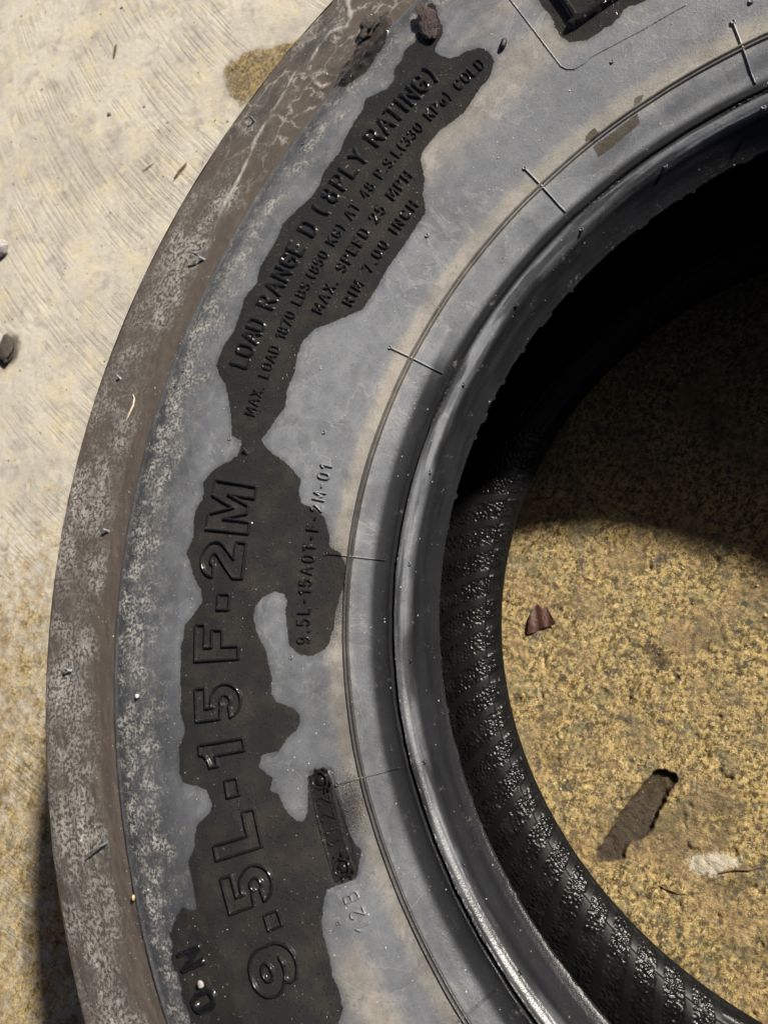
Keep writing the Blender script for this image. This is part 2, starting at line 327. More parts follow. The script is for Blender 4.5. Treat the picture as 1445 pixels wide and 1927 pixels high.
# ------------------------------------------------------------------ mesh helpers
def tag(o, label=None, cat=None, group=None, kind=None):
    if label: o['label'] = label
    if cat: o['category'] = cat
    if group: o['group'] = group
    if kind: o['kind'] = kind
    return o
def mesh_np(name, V, F, mat, parent=None, smooth=True):
    """V (n,3) metres, F (m,4) or (m,3)"""
    me = bpy.data.meshes.new(name)
    V = np.ascontiguousarray(V, np.float32); F = np.ascontiguousarray(F, np.int32)
    k = F.shape[1]
    me.vertices.add(len(V)); me.vertices.foreach_set('co', V.ravel())
    me.loops.add(F.size); me.loops.foreach_set('vertex_index', F.ravel())
    me.polygons.add(len(F)); me.polygons.foreach_set('loop_start', np.arange(0, F.size, k, dtype=np.int32))
    if smooth: me.polygons.foreach_set('use_smooth', np.ones(len(F), bool))
    me.update(calc_edges=True)
    me.materials.append(mat)
    o = bpy.data.objects.new(name, me)
    col.objects.link(o)
    if parent: o.parent = parent
    return o
def fattr(o, name, v):
    o.data.attributes.new(name, 'FLOAT', 'POINT').data.foreach_set('value', np.ascontiguousarray(v, np.float32).ravel())
def vattr(o, name, v):
    o.data.attributes.new(name, 'FLOAT_VECTOR', 'POINT').data.foreach_set('vector', np.ascontiguousarray(v, np.float32).ravel())
def grid_faces(nr, nc, wrap=False):
    i = np.arange(nr - 1)[:, None]; j = np.arange(nc if wrap else nc - 1)[None, :]
    j2 = (j + 1) % nc
    a = i * nc + j; b = i * nc + j2; c = (i + 1) * nc + j2; d = (i + 1) * nc + j
    return np.stack([a + 0 * b, b, c, d], -1).reshape(-1, 4)

# ------------------------------------------------------------------ the floor
LEAF = [(-0.1733, 0.0336), (-0.1712, 0.0346), (-0.1688, 0.0319), (-0.1659, 0.0327), (-0.1622, 0.0221), (-0.1702, 0.021), (-0.1794, 0.0181), (-0.1775, 0.0262)]
GOUGE = [(-0.1208, -0.0603), (-0.1161, -0.0599), (-0.1128, -0.0624), (-0.1127, -0.0654), (-0.117, -0.0695), (-0.1205, -0.0747), (-0.1241, -0.0805), (-0.1274, -0.0864), (-0.1296, -0.0896), (-0.1355, -0.0928), (-0.1412, -0.0946), (-0.1444, -0.1018), (-0.1514, -0.1031), (-0.1571, -0.1037), (-0.1582, -0.0997), (-0.1535, -0.0938), (-0.1477, -0.0879), (-0.1439, -0.0813), (-0.1383, -0.0761), (-0.1334, -0.0709), (-0.1277, -0.0651), (-0.1245, -0.0618)]
LIME = [(-0.114, -0.1027), (-0.1025, -0.099), (-0.0958, -0.1004), (-0.0875, -0.1023), (-0.0887, -0.1054), (-0.0961, -0.1091), (-0.1016, -0.1116), (-0.1108, -0.1104)]
PUD = [(-0.3616, 0.4851), (-0.3438, 0.4947), (-0.3221, 0.4934), (-0.29, 0.4817), (-0.28, 0.4689), (-0.32, 0.4483), (-0.3487, 0.4449), (-0.3576, 0.4659)]
def mm(p): return np.asarray(p) * 1000.0

def floor_height(x, y):
    """x, y in mm -> height mm and masks"""
    rr = np.hypot(x, y)
    inside = sstep(-rr, -330, -290)
    low = sstep(-(y - 0.25 * (x + 560)), -330, -60) * sstep(-x, 380, 400) * .9     # lower left: half-wet yellow, with the falloff of light painted in
    pud = poly_sdf(x, y, mm(PUD), 12.0) + fbm(x / 14, y / 14, 45, 4) * 16
    wet = np.maximum(np.maximum(inside * 1.25, low * .30 + .29 * sstep(-y, -560, 120) * sstep(-x, 320, 335)), sstep(pud, -7, 5) * .66)
    ang = .80 - .40 * sstep(x, -420, -620) * 0 + .25 * np.sin(x / 150.0 + y / 300.0)
    a0 = math.radians(38)
    q1 = x * math.cos(a0) + y * math.sin(a0); q2 = -x * math.sin(a0) + y * math.cos(a0)
    q1 = q1 - .0007 * (q2 - 560) ** 2 + fbm(x / 60, y / 60, 31, 2) * 1.2
    bamp = sstep(fbm(x / 38, y / 38, 41, 4), -.14, .16)
    broom = bamp * (1 - inside)
    h = fbm(x / 70, y / 70, 3) * 2.0 + fbm(x / 5, y / 5, 5) * (.45 + .9 * inside)
    rough = fbm(x / 2.2, y / 2.2, 9, 3)
    h = h + inside * rough * .85
    pit = sstep(vnoise(x / 4.3, y / 4.3, 77), .86, .97)
    h = h - pit * (.6 + .7 * inside)
    g = poly_sdf(x, y, mm(GOUGE), 14.0) + fbm(x / 2.5, y / 2.5, 15, 3) * 2.4
    along = np.clip(((x + 158) * .72 + (y + 104) * .69) / 61.0, 0, 1)            # 0 at the shallow foot, 1 at the deep head
    depth = 2.0 + 2.6 * along
    gm = sstep(g, -1.2, .6 + .6 * (1 - along))
    h = h - gm * depth * (.85 + .5 * fbm((x * .72 + y * .69) / 14, (x * .69 - y * .72) / 2.2, 19))
    lime = poly_sdf(x, y, mm(LIME), 8.0)
    h = h + sstep(lime, -1, 3) * (.5 + rough * 1.2)
    dirt = sstep(g, -1.4, -.2)
    d2 = np.hypot(x + 584.3, (y - 300.6) * .8); dirt = np.maximum(dirt, .9 * sstep(-d2 + 8 * fbm(x / 6, y / 6, 51), -16, -8))
    dirt = np.maximum(dirt, .30 * sstep(pud, -5, 3))
    smear = poly_sdf(x, y, [(-126, 14), (-118, 9), (-108, 3), (-104, -6), (-112, -9), (-120, 2)], 8.0)
    dirt = np.maximum(dirt, .75 * sstep(smear + fbm(x / 3, y / 3, 55, 3) * 9, 0, 1.2))
    return h, wet, broom, dirt, lime, np.clip(inside + sstep(pud, -2, 4) * .7 + gm * .5, 0, 1), np.stack([q1, q2, 0 * q1], -1)

def build_floor():
    def axis(parts): return np.unique(np.round(np.concatenate([np.arange(a, b, s) for a, b, s in parts]), 4))
    far = np.array([-30000, -12000, -5000, -2000, -1200, -900], float)
    xs = np.concatenate([far, axis([(-700, -205, 1.9), (-205, 66, .85), (66, 420, 12)]), -far[::-1]])
    ys = np.concatenate([far, axis([(-420, -245, 9), (-245, 150, .9), (150, 760, 2.0)]), -far[::-1]])
    X, Y = np.meshgrid(xs, ys)
    h, wet, broom, dirt, lime, shine, brush = floor_height(X, Y)
    h = h * (np.abs(X) < 850) * (np.abs(Y) < 850)
    h = h - 1.2
    V = np.stack([X, Y, h], -1).reshape(-1, 3) / 1000
    o = mesh_np('floor', V, grid_faces(len(ys), len(xs)), CONC)
    fattr(o, 'wet', wet); fattr(o, 'broom', broom); fattr(o, 'dirt', dirt); fattr(o, 'lime', lime); fattr(o, 'wetshine', shine); vattr(o, 'brush', brush.reshape(-1, 3))
    tag(o, 'rough stained concrete floor, dry and pale outside the tyre, wet and sandy inside it', None, None, 'structure')
    return o
build_floor()
def floor_z(x, y):
    return float(floor_height(np.array([x * 1000.0]), np.array([y * 1000.0]))[0][0] - 1.2) / 1000

# ------------------------------------------------------------------ the tyre
tyre = bpy.data.objects.new('tyre', None)
col.objects.link(tyre)
tag(tyre, 'black rubber tyre lying on its side, dusty, with raised lettering in wet dark patches', 'tyre')

PROF = np.array([(372.9, 164.9), (360, 167.4), (345, 170.2), (327, 173.0), (310, 175.5), (290, 177.0), (270, 175.6), (250, 172.0), (235, 168.0), (219, 163.6),
                 (214, 161.7), (209.5, 159.5), (206.5, 158.8), (204, 158.4), (202.6, 158.6), (201.0, 158.7), (200.0, 158.7), (198.6, 158.3), (197.2, 157.3), (196.1, 155.9), (195.2, 154.1), (194, 151.6), (190, 145.6), (188, 143.4), (187, 142.6)])
_r = np.linspace(187, 372.9, 3800)
_z = np.interp(_r, PROF[::-1, 0], PROF[::-1, 1])
_k = np.hanning(43); _k /= _k.sum()
_zs = np.convolve(np.pad(_z, 21, mode='reflect', reflect_type='odd'), _k, 'valid')
_w = sstep(_r, 203, 208)
_k2 = np.hanning(15); _k2 /= _k2.sum()
_zb = np.convolve(np.pad(_z, 7, mode='reflect', reflect_type='odd'), _k2, 'valid')
_zs = _zs * _w + _zb * (1 - _w)
def zprof(r): return np.interp(r, _r, _zs)

PLATE = pol([(188.1, 239.4), (188.1, 230.0), (198.1, 230.9), (197.9, 239.9)])
XW_A, XW_B, XW_C = pol(WET_A), pol(WET_B), pol(WET_C)
XS = [pol(STAIN_A), pol(STAIN_B), pol(STAIN_C)]
XMUD = pol(MUD_A); XLINE = pol(MUDLINE); XLINE2 = pol(MUDL2)
SPOKE0, SPOKE = 99.75, 22.5

def surf_disp(th, r):
    """small relief (mm) of the sidewall at angle th (rad) and radius r (mm)"""
    x = r * np.cos(th); y = r * np.sin(th)
    d = fbm(x / 30, y / 30, 101, 3) * .7
    sh = sstep(r, 324.8, 327.0)
    arc = th * 300
    d = d + sh * (fbm(arc / 16, r / 6, 103, 4) * 1.3 - .9) + sh * fbm(arc / 2.5, r / 1.8, 105, 3) * .35
    d = d + .30 * np.exp(-((r - 324.6) / .7) ** 2) * (.6 + vnoise(arc / 7, r * 0, 107))
    out = sstep(r, 291, 303) * (1 - sh)
    d = d + out * (fbm(x / 1.7, y / 1.7, 109, 3) * .32 + fbm(arc / 9, r / 2.5, 111, 3) * .35)
    # bead groove and the torn flash along it
    d = d - 1.9 * np.exp(-((r - 201.35 - .5 * fbm(arc / 14, r * 0, 113, 3)) / .55) ** 2)
    fl = np.exp(-((r - 200.3 - .6 * fbm(arc / 5, r * 0, 115, 3)) / .35) ** 2)
    d = d + fl * (.25 + .9 * sstep(fbm(arc / 22, r * 0, 117, 3), -.05, .25) * vnoise(arc / 1.1, r * 0, 119))
    d = d + .34 * np.exp(-((r - 196.0 - .25 * fbm(arc / 20, r * 0, 121)) / .28) ** 2)
    d = d + sstep(-r, -200, -196) * fbm(x / 5, y / 5, 123, 2) * .10
    # a recess round the date plate
    pd = poly_sdf(x, y, PLATE, 3.0)
    d = d - .75 * sstep(pd, -.35, .35)
    # caked mud on the shoulder
    md = poly_sdf(x, y, XMUD, 6.0) + fbm(x / 4, y / 4, 125, 3) * 5
    d = d + sstep(md, -.5, 3) * (1.0 + 2.0 * fbm(x / 2.4, y / 2.4, 127, 3))
    ln = seg_dist(x, y, XLINE) ; ln2 = seg_dist(x, y, XLINE2)
    wv = 2.6 * fbm(x / 5, y / 5, 129, 3)
    d = d + .7 * np.exp(-((np.minimum(ln, ln2) + wv) / 1.0) ** 2) * sstep(fbm(x / 9, y / 9, 131, 2), -.35, 0)
    return d

def rubber_attrs(o, th, r):
    th = np.asarray(th).ravel(); r = np.asarray(r).ravel()
    x = r * np.cos(th); y = r * np.sin(th)
    deg = np.degrees(th) % 360
    wet = np.maximum(poly_sdf(x, y, XW_A), poly_sdf(x, y, XW_B))
    wet = np.maximum(wet, poly_sdf(x, y, XMUD, 12.0) - .3)
    wet = np.maximum(wet, poly_sdf(x, y, XW_C) + fbm(x / 3, y / 3, 143, 3) * 5 - .3)
    fattr(o, 'wet', wet)
    st = np.full(x.shape, -12.0)
    for s in XS: st = np.maximum(st, poly_sdf(x, y, s))
    fattr(o, 'stain', st)
    dust_light = np.interp(r, [186, 190, 194.5, 196.2, 198.8, 200.2, 202, 204, 209, 211.5, 216, 240, 290, 300, 312, 325, 330], [.02, .03, .04, .72, .62, .10, .03, .05, .12, .72, .9, .95, .85, .7, .58, .55, .5])  # pale crest paints the bead highlight; valley by the groove kept dark
    dust_light = np.maximum(dust_light, .8 * sstep(r, 204, 207) * (1 - sstep(r, 212, 214)) * sstep(-deg, -150, -135))
    dust_light = np.where(r < 200.6, dust_light * (.25 + 1.1 * sstep(fbm(th * 190 / 22, r / 1.6, 141, 4), -.18, .16)), dust_light)
    dust_light = dust_light * np.interp(deg, [80, 110, 145, 165, 185, 215, 240], [1.1, 1.3, 1.25, .95, .72, .74, .70])  # angle factor paints the light gradient: bright upper right, dark lower left
    dust_light = dust_light * (1 - .93 * np.exp(-(((deg - 202.5) / 6.5) ** 2 + ((r - 301) / 11.0) ** 4))) * (1 - .45 * np.exp(-((r - 321.5) / 4.0) ** 2))
    fattr(o, 'dust_light', dust_light); fattr(o, 'gloss', np.exp(-((r - 197.3) / 1.6) ** 2) + .6 * np.exp(-((deg - 201.5) / 4.0) ** 2) * sstep(r, 290, 295))
    g = lambda c, w: np.exp(-((r - c) / w) ** 2)
    tan = .75 * g(222, 6.5) * np.interp(deg, [90, 110, 175, 190, 230], [1, 1, .95, .8, .7])
    tan = np.maximum(tan, .62 * g(262, 16) * sstep(-deg, -150, -134))
    tan = np.maximum(tan, .62 * g(244, 12) * sstep(deg, 199, 205))
    tan = np.maximum(tan, .45 * g(286, 12) * sstep(-deg, -128, -116))
    fattr(o, 'tan', tan)
    fattr(o, 'mud', sstep(r, 325.2, 326.4))
    grit = .50 * g(309, 13) * np.interp(deg, [110, 140, 150, 190, 205], [.55, .8, 1, 1.05, .7]) + .3 * g(318, 7)
    grit = grit * (1 - .9 * np.exp(-(((deg - 202.5) / 6.0) ** 2 + ((r - 301) / 11.0) ** 4)))
    fattr(o, 'grit', grit)
    fattr(o, 'patch', .74 * np.exp(-((r - 357) / 22.0) ** 4) * np.interp(deg, [110, 135, 150, 210], [.5, .8, 1.0, 1.05]) - .25 * sstep(-r, -338, -328))
    sx, sy = pol([(170.5, 227.0)])[0]
    fattr(o, 'spray', .95 * np.exp(-(((x - sx) / 9) ** 2 + ((y - sy) / 24) ** 2)) + .9 * np.exp(-(((x - pol([(192, 226)])[0][0]) / 7) ** 2 + ((y - pol([(192, 226)])[0][1]) / 14) ** 2)))
    ln = np.minimum(seg_dist(x, y, XLINE), seg_dist(x, y, XLINE2)) + 2.6 * fbm(x / 5, y / 5, 129, 3)
    fattr(o, 'crack', sstep(-deg, -146, -128) * sstep(r, 327, 331)); fattr(o, 'line', .9 * (1 - sstep(ln, .3, 1.3)) * sstep(fbm(x / 9, y / 9, 131, 2), -.3, 0.05))
    vattr(o, 'polar', np.stack([np.unwrap(th) * 290.0, r, 0 * r], -1))

def thetas(fine, a=76.0, b=236.0, coarse=2.0):
    n1 = int(round((b - a) / fine)); n2 = int(round((360 - (b - a)) / coarse))
    return np.radians(np.concatenate([np.linspace(a, b, n1, endpoint=False), np.linspace(b, a + 360, n2, endpoint=False)]))

def surface_point(th, r, h=0.0):
    return np.stack([r * np.cos(th), r * np.sin(th), zprof(r) + surf_disp(th, r) + h], -1) / 1000

def build_sidewall():
    th = thetas(.17)
    rs = np.concatenate([np.arange(372.9, 327.5, -.75), np.arange(327.5, 322, -.4), np.arange(322, 206, -.8), [205.2, 204.4, 203.8]])
    TH, RR = np.meshgrid(th, rs)
    V = surface_point(TH, RR).reshape(-1, 3)
    o = mesh_np('sidewall', V, grid_faces(len(rs), len(th), True), RUBBER, tyre)
    rubber_attrs(o, TH, RR)
    return o
sidewall = build_sidewall()

def build_bead():
    th = thetas(.14)
    rs = np.concatenate([[203.8], np.arange(203.5, 198.6, -.16), np.arange(198.6, 187.2, -.33), [187.0]])
    TH, RR = np.meshgrid(th, rs)
    P = surface_point(TH, RR) * 1000
    # ragged rubber flash along the toe
    arc = th * 187
    tooth = .55 * fbm(arc / 6, arc * 0, 201, 3) + .9 * sstep(vnoise(arc / 2.6, arc * 0, 203), .62, .9) + .2 * sstep(vnoise(arc / 1.6, arc * 0, 205), .6, .95)
    tooth = tooth * np.interp(np.degrees(th) % 360, [90, 180, 200, 236], [1, 1, .5, .4])
    k = sstep(-RR, -189.5, -187.0) * tooth[None, :]
    P[..., 0] -= k * np.cos(TH); P[..., 1] -= k * np.sin(TH); P[..., 2] -= k * .9
    # turn under
    rows = []
    for dr, dz in ((.1, -1.2), (.9, -2.6), (2.2, -4.6)):
        q = np.stack([(187 + dr) * np.cos(th), (187 + dr) * np.sin(th), 0 * th + 142.6 + dz], -1); rows.append(q)
    P = np.concatenate([P, np.stack(rows)], 0)
    RA = np.concatenate([RR, np.full((3, len(th)), 187.0)], 0); TA = np.concatenate([TH, np.repeat(th[None], 3, 0)], 0)
    o = mesh_np('bead', P.reshape(-1, 3) / 1000, grid_faces(len(P), len(th), True), RUBBER, tyre)
    rubber_attrs(o, TA, RA)
    return o
bead = build_bead()

def build_liner():
    # path from under the upper toe, round the cavity, to the lower toe
    up = [(189.2, 138.0), (193, 134), (200, 131), (210, 129.7), (222, 131), (240, 137), (270, 148), (300, 155), (330, 151), (350, 137), (360, 115), (361, 88),
          (360, 60), (350, 38), (330, 24), (300, 20), (275, 25.5)]
    lo = [(275, 25.5), (255, 32.5), (240, 38), (222, 43.5), (210, 45.5), (200, 44.4), (193, 41.2), (189.3, 37.2), (187.8, 34.4), (187.4, 32.6)]
    lo = np.array(lo); s = np.r_[0, np.cumsum(np.hypot(*np.diff(lo, axis=0).T))]
    t = np.linspace(0, s[-1], 190)
    lr = np.interp(t, s, lo[:, 0]); lz = np.interp(t, s, lo[:, 1])
    k = np.hanning(21); k /= k.sum()
    lr = np.convolve(np.pad(lr, 10, mode='reflect', reflect_type='odd'), k, 'valid'); lz = np.convolve(np.pad(lz, 10, mode='reflect', reflect_type='odd'), k, 'valid')
    path = np.concatenate([np.array(up)[:-1], np.stack([lr, lz], 1)])
    th = thetas(.14, 140, 236)
    TH, PR = np.meshgrid(th, path[:, 0]); _, PZ = np.meshgrid(th, path[:, 1])
    # relief left by the curing bladder: slanting smooth vent ribs with pebbled bands between
    L = np.r_[0, np.cumsum(np.hypot(*np.diff(path, axis=0).T))]; L = L[-1] - L          # distance from the lower toe
    LL = np.repeat(L[:, None], len(th), 1)
    ph = (np.degrees(TH) - 159.06 - .125 * LL - .0004 * LL ** 2) / (360 / 86.0)
    u = np.abs(ph - np.round(ph)) * 2                                                     # 0 on a rib
    rib = 1 - sstep(u, .24, .36)
    arc = TH * 205
    wx = arc + .25 * LL
    def domes(a, b, seed):
        ia = np.floor(a).astype(np.int64); ib = np.floor(b).astype(np.int64)
        best = np.zeros(a.shape)
        for da in (-1, 0, 1):
            for db in (-1, 0, 1):
                ca = ia + da; cb = ib + db
                ha = vnoise(ca, cb, seed); hb = vnoise(ca, cb, seed + 1); hc = vnoise(ca, cb, seed + 2)
                d2 = (a - ca - .15 - .7 * ha) ** 2 + (b - cb - .15 - .7 * hb) ** 2
                best = np.maximum(best, np.clip(1 - d2 / (.30 * (.35 + .65 * hc)), 0, 1) ** .7 * (.35 + .65 * hc))
        return best
    bumps = domes(wx / 1.05, LL / 1.7, 301) + .15 * domes(wx / .8, LL / 1.1, 321)
    lowmask = sstep(-LL, -90, -70) * sstep(LL, 1.2, 3.0)
    d = lowmask * (rib * .45 + (1 - rib) * bumps * .75) + sstep(-LL, -2.5, -.5) * .25 * fbm(arc / 3, LL, 309, 3)
    tr = np.gradient(path[:, 0]); tz = np.gradient(path[:, 1]); n = np.hypot(tr, tz)
    nr, nz = tz / n, -tr / n                                                             # towards the cavity
    flip = np.where((nr * (270 - path[:, 0]) + nz * (88 - path[:, 1])) < 0, -1, 1)
    nr, nz = nr * flip, nz * flip
    RRr = PR + d * nr[:, None]; Z = PZ + d * nz[:, None]
    V = np.stack([RRr * np.cos(TH), RRr * np.sin(TH), Z], -1).reshape(-1, 3) / 1000
    o = mesh_np('inner_liner', V, grid_faces(len(path), len(th), True), LINER, tyre)
    fattr(o, 'smooth', np.maximum(rib, 1 - lowmask))
    return o
liner = build_liner()

def revolve(name, path, mat, parent, n=240):
    path = np.asarray(path, float)
    th = np.linspace(0, 2 * np.pi, n, endpoint=False)
    TH, PR = np.meshgrid(th, path[:, 0]); _, PZ = np.meshgrid(th, path[:, 1])
    V = np.stack([PR * np.cos(TH), PR * np.sin(TH), PZ], -1).reshape(-1, 3) / 1000
    o = mesh_np(name, V, grid_faces(len(path), n, True), mat, parent)
    return o, TH, PR
# ribbed front-tractor tread, then the sidewall it lies on
tread, _t, _p = revolve('tread', [(372.9, 164.3), (373.6, 163.2), (374.5, 160), (376.5, 150), (380, 141), (380.5, 136), (368, 133), (367, 128), (370, 126), (384, 123), (386, 118), (386, 112),
                           (371, 108), (370, 103), (371, 98), (388, 95), (388.5, 87.6), (388, 80), (371, 77), (370, 72), (371, 67), (386, 63), (386, 57), (384, 52), (370, 49), (367, 47), (368, 42), (380.5, 39), (380, 34), (376.5, 25), (373, 12)], RUBBER, tyre)
rubber_attrs(tread, _t, _p + 20)
lower_side, _t, _p = revolve('lower_sidewall', [(373, 12), (345, 5), (325, 2), (300, .3), (280, .3), (262, 1.5), (240, 7), (219, 12.5), (206, 17), (200, 17.2), (194, 21.5), (190, 27), (187.4, 32.6)], RUBBER, tyre)
rubber_attrs(lower_side, _t, _p * 0 + 190)

# ------------------------------------------------------------------ raised marks on the sidewall
def arcp(cx, cy, rx, ry, a0, a1, n=10):
    return [(cx + rx * math.cos(R(a)), cy + ry * math.sin(R(a))) for a in np.linspace(a0, a1, n)]
def relief(name, polys, hw, h, th0, rb, sc, step, parent, closed=False, lift=0.0, power=2.4, jitter=0.0, ring=0.0):
    """a raised mark: strokes in units of cap height, hw/h/step in mm, laid along the circumference from angle th0 (deg), base radius rb"""
    P = [np.asarray(p, float) * sc for p in polys]
    allp = np.concatenate(P)
    pad = hw * 1.3 + ring * sc
    lo = allp.min(0) - pad; hi = allp.max(0) + pad
    s = np.arange(lo[0], hi[0] + step, step); t = np.arange(lo[1], hi[1] + step, step)
    S, T = np.meshgrid(s, t)
    wob = 1.0
    d = np.full(S.shape, 1e9)
    for p in P: d = np.minimum(d, seg_dist(S, T, p, closed))
    if ring: d = np.abs(d - ring * sc)
    if jitter: d = d + jitter * (vnoise(S / (hw * 1.6) + rb, T / (hw * 1.6) + th0, 17) - .5)
    u = np.clip(d / hw, 0, 1.4)
    z = h * np.sqrt(np.clip(1 - u ** power, 0, 1)) - .16 * sstep(u, .95, 1.15)
    TH = np.radians(th0) - S / rb; RR = rb + T
    keep = d < hw * 1.05 + step
    nr, nc = S.shape
    F = grid_faces(nr, nc)
    F = F[keep.ravel()[F].any(1)]
    used, inv = np.unique(F, return_inverse=True)
    F = inv.reshape(-1, 4)
    TH = TH.ravel()[used]; RR = RR.ravel()[used]
    V = surface_point(TH, RR, z.ravel()[used] + lift)
    F = F[:, ::-1]
    o = mesh_np(name, V, F, RUBBER, parent)
    rubber_attrs(o, TH, RR)
    fattr(o, 'clean', 1 - sstep(u.ravel()[used], .9, 1.15))
    return o

A = arcp
GL = {  # stroke letters, cap height 1
 'A': (.62, [[(0, 0), (.31, 1), (.62, 0)], [(.12, .34), (.50, .34)]]),
 'B': (.54, [[(0, 0), (0, 1), (.3, 1)] + A(.3, .76, .2, .24, 90, -90, 6) + [(.0, .52)], [(.3, .52)] + A(.3, .26, .24, .26, 90, -90, 7) + [(0, 0)]]),
 'C': (.54, [A(.28, .68, .27, .32, 25, 180, 8) + A(.28, .32, .27, .32, 180, 335, 8)]),
 'D': (.54, [[(0, 0), (0, 1), (.24, 1)] + A(.24, .68, .3, .32, 90, 0, 6) + A(.24, .32, .3, .32, 0, -90, 6) + [(0, 0)]]),
 'E': (.48, [[(.48, 0), (0, 0), (0, 1), (.48, 1)], [(0, .52), (.40, .52)]]),
 'F': (.48, [[(0, 0), (0, 1), (.48, 1)], [(0, .52), (.40, .52)]]),
 'G': (.56, [A(.28, .68, .27, .32, 25, 180, 8) + A(.28, .32, .27, .32, 180, 350, 8) + [(.55, .46), (.32, .46)]]),
 'H': (.54, [[(0, 0), (0, 1)], [(.54, 0), (.54, 1)], [(0, .52), (.54, .52)]]),
 'I': (.04, [[(.02, 0), (.02, 1)]]),
 'K': (.54, [[(0, 0), (0, 1)], [(.52, 1), (.02, .45)], [(.18, .6), (.54, 0)]]),
 'L': (.46, [[(0, 1), (0, 0), (.46, 0)]]),
 'M': (.70, [[(0, 0), (.04, 1), (.35, .25), (.66, 1), (.70, 0)]]),
 'N': (.54, [[(0, 0), (0, 1), (.54, 0), (.54, 1)]]),
 'O': (.56, [A(.28, .68, .28, .32, 0, 180, 9) + A(.28, .32, .28, .32, 180, 360, 9) + [(.56, .68)]]),
 'P': (.52, [[(0, 0), (0, 1), (.28, 1)] + A(.28, .74, .24, .26, 90, -90, 7) + [(0, .48)]]),
 'R': (.54, [[(0, 0), (0, 1), (.28, 1)] + A(.28, .75, .24, .25, 90, -90, 7) + [(0, .5)], [(.26, .5), (.54, 0)]]),
 'S': (.52, [A(.27, .75, .25, .25, 20, 270, 9) + A(.25, .25, .26, .25, 90, -160, 9)]),
 'T': (.54, [[(0, 1), (.54, 1)], [(.27, 1), (.27, 0)]]),
 'X': (.56, [[(0, 0), (.56, 1)], [(0, 1), (.56, 0)]]),
 'Y': (.56, [[(0, 1), (.28, .48), (.56, 1)], [(.28, .48), (.28, 0)]]),
 'a': (.44, [A(.21, .30, .21, .30, 0, 360, 12), [(.42, .6), (.42, 0)]]),
 '0': (.50, [A(.25, .70, .25, .30, 0, 180, 9) + A(.25, .30, .25, .30, 180, 360, 9) + [(.50, .70)]]),
 '1': (.20, [[(0, .78), (.2, 1), (.2, 0)]]),
 '2': (.50, [A(.25, .74, .24, .26, 165, -30, 9) + [(0, 0), (.5, 0)]]),
 '3': (.50, [A(.24, .76, .23, .24, 160, -80, 8) + A(.24, .27, .26, .27, 80, -160, 9)]),
 '4': (.52, [[(.38, 0), (.38, 1), (0, .3), (.52, .3)]]),
 '5': (.50, [[(.46, 1), (.06, 1), (.03, .55)] + A(.24, .31, .26, .31, 120, -150, 10)]),
 '7': (.48, [[(0, 1), (.48, 1), (.16, 0)]]),
 '8': (.50, [A(.25, .76, .21, .24, 0, 360, 12), A(.25, .27, .25, .27, 0, 360, 12)]),
 '9': (.50, [A(.25, .68, .24, .30, 0, 360, 12), [(.49, .68), (.48, .3)] + A(.25, .26, .24, .26, 0, -140, 6)]),
 '.': (.06, [[(0, .03), (.05, .03)]]),
 '-': (.26, [[(0, .46), (.26, .46)]]),
 '(': (.22, [A(.40, .5, .38, .72, 132, 228, 9)]),
 ')': (.22, [A(-.18, .5, .38, .72, 48, -48, 9)]),
}
def kind_of(c):
    return 'raised_digit' if c.isdigit() else 'raised_letter' if c.isalpha() else {'.': 'raised_dot', '-': 'raised_dash', '(': 'raised_bracket', ')': 'raised_bracket'}[c]
def text_line(txt, th0, th1, rb, cap, hw, h, wide=1.0, step=None, parent=None, centres=None, jit=.25):
    """letters from angle th0 to th1 (deg, clockwise), equal gaps"""
    parent = parent or tyre
    ws = [(GL[c][0] * wide if c != ' ' else .30) for c in txt]
    total = math.radians(th0 - th1) * rb / cap
    gap = (total - sum(ws)) / max(1, len(txt) - 1)
    s = 0.0
    for i, c in enumerate(txt):
        if c != ' ':
            w, st = GL[c]
            sx = s if centres is None else math.radians(th0 - centres[i]) * rb / cap - w * wide / 2
            st = [[(x * wide + sx, y) for x, y in p] for p in st]
            relief(kind_of(c), st, hw, h, th0, rb, cap, step or hw * .42, parent, jitter=jit * hw, power=2.5)
        s += ws[i] + gap
text_line('LOADRANGED(8PLYRATING)', 151.9, 121.9, 283.2, 8.6, .80, .90, .84,
          centres=[151.25, 150.15, 148.85, 147.75, 145.55, 144.15, 142.85, 141.55, 140.35, 138.35, 136.45, 135.0, 133.6, 132.35, 131.05, 128.95, 127.6, 126.45, 125.55, 124.55, 123.3, 122.2])
text_line('MAX. LOAD 1870 LBS.(850 KG) AT 48 P.S.I.(330 KPa) COLD', 155.5, 118.7, 271.5, 4.8, .44, .65, .86)
text_line('MAX. SPEED 25 MPH', 144.6, 129.7, 261.1, 4.5, .50, .80, 1.0)
text_line('RIM 7.00 INCH', 142.7, 131.5, 251.0, 4.3, .50, .80, 1.0)
text_line('9.5L-15A0T-F-2M-01', 176.2, 158.4, 233.0, 4.5, .46, .95, 1.0)
text_line('12B', 202.1, 199.0, 233.0, 5.0, .42, .75, 1.0, jit=.1)

